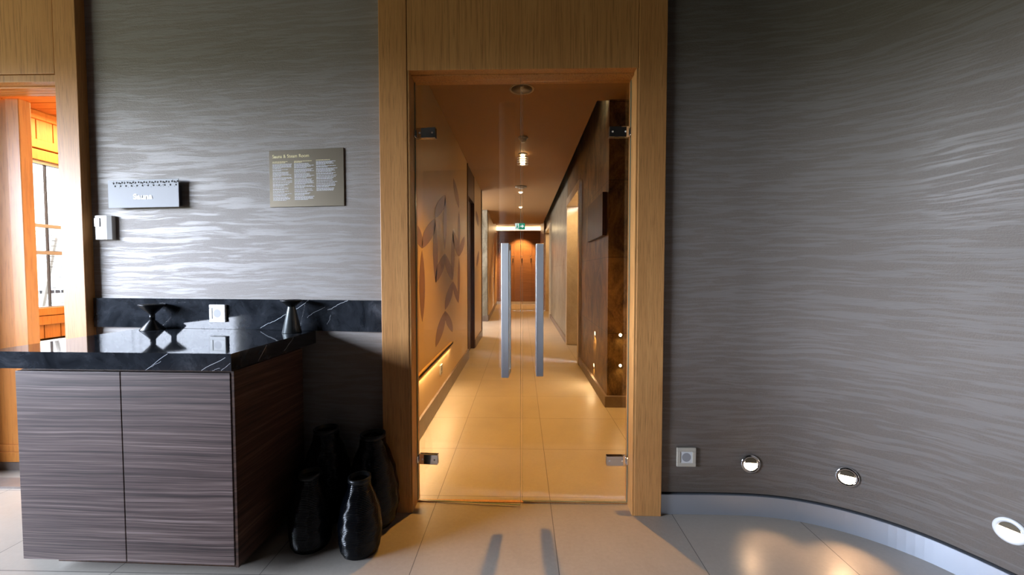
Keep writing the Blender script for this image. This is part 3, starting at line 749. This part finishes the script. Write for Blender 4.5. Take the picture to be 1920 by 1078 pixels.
# ================================================================== GLASS DOORS
def leaf(name, hinge, rz, sgn, label):
    """sgn +1: glass runs from the hinge towards +X"""
    t = thing(name, hinge, rz, label=label, cat='door', kind='structure')
    Wd = .5435 if sgn > 0 else .546
    def X(a, b): return (a, b) if sgn > 0 else (-b, -a)
    a, b_ = X(.004, Wd)
    MB().box(a, b_, -.005, .005, .010, 2.172).build('glass_pane', M['glass'], t)
    e = MB(); a, b_ = X(Wd, Wd+.0012); e.box(a, b_, -.005, .005, .010, 2.172)
    a, b_ = X(.0015, .004); e.box(a, b_, -.005, .005, .010, 2.172)
    e.box(*X(.004, Wd), -.005, .005, .0088, .010)
    e.build('polished_edge', M['glass_edge'], t)
    for z in (1.915, .232):
        hg = MB()
        a, b_ = X(.012, .112); hg.box(a, b_, -.013, -.005, z-.027, z+.027, b=.003).box(a, b_, .005, .013, z-.027, z+.027, b=.003)
        a, b_ = X(-.008, .010); hg.box(a, b_, -.020, .012, z-.020, z+.020, b=.004)
        a, b_ = X(-.0115, -.007); hg.box(a, b_, -.040, .025, z-.025, z+.025, b=.002)
        h = hg.build('hinge', M['chrome'], t)
        scw = MB()
        for q in (.03, .095): scw.lathe([(.0001, -.0145), (.0045, -.0145), (.005, -.013)], ((q*sgn), 0, z), 14, axis='y')
        scw.build('screw', M['steel'], h)
    for side in (-1, 1):
        hd = MB(); xc = (Wd-(.073 if sgn > 0 else .085))*sgn; y0, y1 = (side*.040, side*.064)
        hd.box(xc-.0185, xc+.0185, y0, y1, .685, 1.352, b=.0015)
        for z in (.70, 1.337):
            hd.box(xc-.0185, xc+.0185, side*.005, side*.042, z-.013, z+.013, b=.0015)
        hd.build('handle', M['steel'], t)
    return t
leaf('door_1', (-.547, 2.128, 0), -radians(4.0), 1, 'left leaf of the frameless glass double door, standing slightly ajar')
leaf('door_2', (.552, 2.128, 0), 0.0, -1, 'right leaf of the frameless glass double door, closed')

# ================================================================== COUNTER
# worktop follows the wall at its back
WZ = .905
wt = MB()
yb = [left_wall(x)[0] for x in (-2.065, -1.085)]
wt.prism([(-2.075, 1.535), (-1.085, 1.508), (-1.075, yb[1]-.004), (-2.065, yb[0]-.004)], 'z', .840, WZ)
def vein(mb, pts, w, put):
    for (a, b_) in zip(pts, pts[1:]):
        dx, dz = b_[0]-a[0], b_[1]-a[1]; L = math.hypot(dx, dz) or 1
        nx, nz = -dz/L*w/2, dx/L*w/2
        mb.add([put(a[0]-nx, a[1]-nz), put(b_[0]-nx, b_[1]-nz), put(b_[0]+nx, b_[1]+nz), put(a[0]+nx, a[1]+nz)], [(0, 1, 2, 3)], 1)
def front(x, z): return (x, 1.535+(x+2.075)*(-.027/.99)-.0004, z)
def wiggle(p, q, n=7, amp=.004):
    r = []
    for i in range(n+1):
        t = i/n; r.append((p[0]+(q[0]-p[0])*t+random.uniform(-amp, amp), p[1]+(q[1]-p[1])*t+random.uniform(-amp, amp)))
    return r
for p, q, w in (((-1.42, .841), (-1.33, .904), .0016), ((-1.40, .85), (-1.36, .875), .001), ((-1.20, .842), (-1.105, .892), .0018), ((-1.125, .841), (-1.088, .868), .0012), ((-1.16, .841), (-1.13, .85), .001)):
    vein(wt, wiggle(p, q, 5, .002), w, front)
def side(y, z): return (-1.0848+(y-1.508)*.01/.6+.0006, y, z)
for p, q, w in (((1.66, .845), (1.72, .90), .0014), ((1.84, .85), (1.92, .90), .0012)):
    vein(wt, wiggle(p, q, 5, .002), w, side)
worktop = tag(wt.build('worktop', [M['marble'], M['vein']], normals=False), 'glossy black marble worktop with thin white veins on the wooden cabinet', 'worktop')
bmx = bmesh.new(); bmx.from_mesh(worktop.data)
bmesh.ops.recalc_face_normals(bmx, faces=[f for f in bmx.faces if f.material_index == 0]); bmx.to_mesh(worktop.data); bmx.free()
# splashback along the wall
sb = MB()
seg = [p for p in PLn if -2.36 < p[0] < -.692]
seg = [(-2.372, left_wall(-2.372)[0], PLn[1][2], PLn[1][3])] + seg + [(-.694, left_wall(-.694)[0], PLn[-2][2], PLn[-2][3])]
sb.sweep(seg, [(.001, WZ+.001), (.018, WZ+.001), (.018, 1.066), (.001, 1.066)])
def sput(x, z):
    y, an = left_wall(x); return (x+sin(an)*.0186, y-cos(an)*.0186, z)
for pts, w in (([(-1.375, .915), (-1.33, .94), (-1.29, .955), (-1.24, .985), (-1.20, 1.0), (-1.15, 1.03), (-1.10, 1.064)], .0019),
               ([(-1.11, .975), (-1.07, 1.002), (-1.045, 1.012), (-1.01, 1.03)], .0011),
               ([(-.995, 1.016), (-.975, 1.02), (-.935, 1.045), (-.905, 1.056), (-.885, 1.065)], .0022),
               ([(-1.0, .94), (-.985, .965), (-.98, .99)], .0010)):
    q = []
    for a, b_ in zip(pts, pts[1:]): q += wiggle(a, b_, 5, .0019)[:-1]
    vein(sb, q+[pts[-1]], w, sput)
tag(sb.build('splashback', [M['marble'], M['vein']]), 'low black marble splashback with white veins running along the grey wall', 'splashback')
# cabinet
CB = thing('base_cabinet', (-1.99, 1.565, 0), -.022, label='dark zebra-grain wooden cabinet with two doors under the marble worktop', cat='cabinet')
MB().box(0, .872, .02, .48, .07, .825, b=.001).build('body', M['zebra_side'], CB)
MB().box(.04, .872, .01, .48, .825, .839).build('top_rail', M['dark_wood'], CB)
MB().box(.05, .82, .08, .46, 0, .07).build('plinth', M['dark_wood'], CB)
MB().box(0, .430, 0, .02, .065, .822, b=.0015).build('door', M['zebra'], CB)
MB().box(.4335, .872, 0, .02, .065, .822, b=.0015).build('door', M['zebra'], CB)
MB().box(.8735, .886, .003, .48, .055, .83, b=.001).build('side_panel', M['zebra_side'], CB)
for c in CB.children:
    pass
# black candle holders
def candle(prof_parts, loc, label):
    t = thing('candle_holder', loc, label=label, cat='candle holder', group='black candle holders on the marble worktop')
    for nm, prof, m in prof_parts:
        MB().lathe(prof, n=48).build(nm, m, t)
    return t
yh = left_wall(-1.93)[0]
candle([('lower_cone', [(.055, 0), (.0555, .002), (.013, .050), (.012, .054)], M['black_metal']),
        ('stem', [(.012, .052), (.012, .084)], M['black_metal']),
        ('dish', [(.012, .082), (.056, .130), (.057, .134), (.053, .134), (.010, .094), (.0001, .094)], M['black_metal'])],
       (-1.958, yh-.075, WZ), 'black hourglass-shaped metal candle holder at the back left of the worktop')
candle([('body', [(.044, 0), (.045, .002), (.018, .128), (.018, .134)], M['grey_metal']),
        ('dish', [(.018, .132), (.050, .160), (.051, .165), (.047, .165), (.015, .142), (.0001, .142)], M['black_metal'])],
       (-1.158, 2.05, WZ), 'tall dark tapered metal candle holder with a flared dish near the doorway end')
# sockets
ys, an = left_wall(-1.60)
socket('wall_socket', (-1.615+sin(an)*.019, ys-cos(an)*.019, .990), an, 'white power socket on the black marble splashback', M['white'], .094)
socket('wall_socket', (.818, 2.0445, .292), 0, 'champagne-framed power socket low on the curved wall beside the oak frame', M['ivory'], .094)

# ================================================================== SIGNS ON THE LEFT WALL
# door plate "Sauna"
x0, x1 = -2.245, -1.817
y, an = left_wall((x0+x1)/2)
sg = thing('sauna_sign', ((x0+x1)/2, y-.004, 1.70), an, label='silver plate reading Sauna with a cut-out pattern band along its top', cat='sign')
MB().box(-.214, .214, -.030, -.027, -.143, .006, b=.001).build('plate', M['sign_face'], sg)
MB().box(-.200, .200, -.027, .003, -.133, -.025, b=.001).build('back_box', M['ink'], sg)
text_mesh('lettering', 'Sauna', .040, M['white'], sg, (-.058, -.0312, -.098), width=.116, bold=.0012)
pt = MB(); random.seed(3)
def sq(cx, cz, s, a):
    pts = [(cx+s*cos(a+pi/2*k), cz+s*sin(a+pi/2*k)) for k in range(4)]
    pt.prism(pts, 'y', -.0304, -.0299)
n = 12
for k in range(n):
    cx = -.168+k*.0335
    sq(cx, -.026, .0062, pi/4)
    sq(cx-.009, -.010, .0062, .25); sq(cx+.010, -.008, .0062, 1.0)
    if k % 2: sq(cx, -.013, .0052, pi/4)
    for j in range(6):
        sq(cx+random.uniform(-.017, .017), random.uniform(-.036, .000), .0018, random.random())
pt.build('cut_out_pattern', M['black'], sg)
# room controller
y, an = left_wall(-2.285)
dv = thing('room_sensor', (-2.292, y, 1.453), an, label='small white wall sensor box below the Sauna plate', cat='sensor')
bx = MB(); bx.prism([(-.052, 0), (-.052, -.018), (-.030, -.030), (.030, -.030), (.052, -.022), (.052, 0)], 'z', -.065, .065)
bx.build('housing', M['white'], dv)
MB().box(-.040, -.006, -.034, -.029, .004, .052, b=.003).build('button', M['white'], dv)
dd = MB(); 
for dz in (.032, .042): dd.box(.022, .027, -.0305, -.0285, dz, dz+.004)
dd.build('display_mark', M['ink'], dv)
# rules sign
x0, x1 = -1.318, -.898
y, an = left_wall((x0+x1)/2)
sr = thing('rules_sign', ((x0+x1)/2, y-.001, 1.70), an, label='bronze information plate headed Sauna & Steam Room in gold letters', cat='sign')
MB().box(-.207, .207, -.008, 0, -.152, .140, b=.0008).build('plate', M['bronze'], sr)
text_mesh('heading', 'Sauna & Steam Room', .024, M['gold_text'], sr, (-.187, -.0088, .100), width=.206, bold=.0004)
def para(x, z, w, lines, mat_i, mb, lh=.0052, gap=(.0)):
    for i in range(lines):
        lw = w*random.uniform(.72, 1.0)
        if i == lines-1 and lines > 1: lw = w*random.uniform(.4, .8)
        cx = x
        while cx < x+lw:
            ww = random.uniform(.005, .016)
            mb.box(cx, min(cx+ww, x+lw), -.0086, -.008, z-.0027, z, 0); cx += ww+.0018
        z -= lh
    return z
random.seed(11)
cols = ((-.188, .112, (2, 5, 2, 5, 3, 1, 1, 3, 1, 2, 2, 3, 4)), (-.066, .112, (2, 5, 4, 5, 6, 3, 1, 2, 3, 4)), (.056, .118, (1, 4, 2, 4, 2, 1, 3, 1, 1, 1, 3, 3)))
for x, w, ps in cols:
    hb = MB(); tb = MB()
    z = para(x, .082 if x < .05 else .084, w*.9, ps[0], 0, hb)
    for p_ in ps[1:]:
        z = para(x, z-.0022, w, p_, 0, tb)
    hb.build('column_heading', M['gold_text'], sr)
    tb.build('body_text', M['white_text'], sr)

# ================================================================== LIGHTS IN THE CURVED WALL
def wall_lamp(x, y, nx, ny, ring_mat, label, pw):
    t = thing('recessed_wall_lamp', (x, y, .262), math.atan2(ny, nx)+pi/2, label=label, cat='lamp', group='round recessed lamps low in the curved wall')
    R = .046
    MB().lathe([(R*.68, -.006), (R*.86, -.0075), (R, -.004), (R*1.0, .004), (R*.68, .004)], n=48, axis='y', closed=True).build('ring', ring_mat, t)
    cup = MB(); cup.lathe([(R*.69, -.004), (R*.66, -.0006), (.0001, -.0004)], n=36, axis='y')
    cup.build('reflector', M['chrome'], t)
    # lens fills the lower two thirds of the opening
    pts = []
    for k in range(25):
        a = pi+radians(-28)+ (pi+radians(56))*k/24
        pts.append((R*.66*cos(a), R*.66*sin(a)))
    MB().prism(pts, 'y', -.0052, -.002).build('lens', M['lamp_wall'], t)
    MB().prism([(R*.66*cos(radians(15)+radians(150)*k/14), R*.66*sin(radians(15)+radians(150)*k/14)) for k in range(15)], 'y', -.0075, -.0045).build('eyelid', M['bronze'], t)
    light('lamp_beam', 'SPOT', (0, -.02, -.004), pw, (1.0, .60, .32), rot=(radians(-47), 0, 0), size=.015, spot=64, blend=1.0, parent=t)
    return t
def on_curve(px):
    best = min(PRn, key=lambda p: abs(p[0]-px[0])+abs(p[1]-px[1])); return best
for pt_, m_, lab, pw in (((1.132, 2.038), M['chrome'], 'round chrome wall lamp low on the curved wall, nearest the socket', 3),
                    ((1.507, 1.915), M['chrome'], 'round chrome wall lamp in the middle of the three, glaring brightest', 6),
                    ((1.793, 1.523), M['white'], 'white-ringed oval-looking wall lamp at the right edge of the curved wall', 6)):
    q = on_curve(pt_)
    wall_lamp(pt_[0]+q[2]*.0015, pt_[1]+q[3]*.0015, q[2], q[3], m_, lab, pw)

# ================================================================== BLACK CORD-WOUND VASES ON THE FLOOR
def vase(loc, prof, label, step=.0062):
    t = thing('floor_vase', loc, label=label, cat='vase', group='black cord-wound floor vases')
    # body of wound cord: every turn a round rib
    pts = []
    for (r0, h0), (r1, h1) in zip(prof, prof[1:]):
        L = math.hypot(r1-r0, h1-h0); n = max(1, int(L/step))
        for k in range(n):
            u = k/n; r = r0+(r1-r0)*u; h = h0+(h1-h0)*u
            ux, uh = (h1-h0)/L, -(r1-r0)/L
            du = 1.0/n
            for q, amp in ((0, 0), (.25, .7), (.5, 1.0), (.75, .7)):
                rr = r+(r1-r0)*du*q; hh = h+(h1-h0)*du*q
                pts.append((max(.001, rr+ux*amp*.0026), hh+uh*amp*.0026))
    pts.append(prof[-1])
    o = MB().lathe([(.0001, .001)]+pts, n=56).build('body', M['vase'], t)
    for v in o.data.vertices:                           # uneven winding
        a = math.atan2(v.co.y, v.co.x)
        k = 1+.010*sin(5*a+v.co.z*70)+.006*sin(11*a-v.co.z*130)
        v.co.x *= k; v.co.y *= k
    rt, ht = prof[-1]
    MB().lathe([(rt, ht-.004), (rt+.004, ht), (rt+.003, ht+.016), (rt-.004, ht+.016), (rt-.005, ht-.05)], n=48).build('neck', M['black_metal'], t)
    return t
small = [(.070, .0), (.080, .02), (.088, .07), (.088, .13), (.078, .20), (.060, .25), (.046, .28), (.044, .31)]
big = [(.085, 0), (.105, .03), (.118, .10), (.115, .18), (.100, .27), (.078, .34), (.060, .38), (.056, .42)]
vase((-.702, 1.745, 0), small, 'glossy black ribbed vase, front one of the group between cabinet and oak frame')
vase((-.715, 1.945, 0), big, 'larger black ribbed vase close behind the front vase, beside the oak frame')
vase((-.935, 1.775, 0), small, 'black ribbed vase in the deep shade against the right side of the cabinet')
vase((-.960, 1.985, 0), [(r*1.0, h*1.02) for r, h in big], 'black ribbed vase at the back in the corner of cabinet and wall')
vase((-2.105, 1.80, 0), [(r*.95, h*.9) for r, h in small], 'black and blue glinting vase peeping out left of the cabinet')
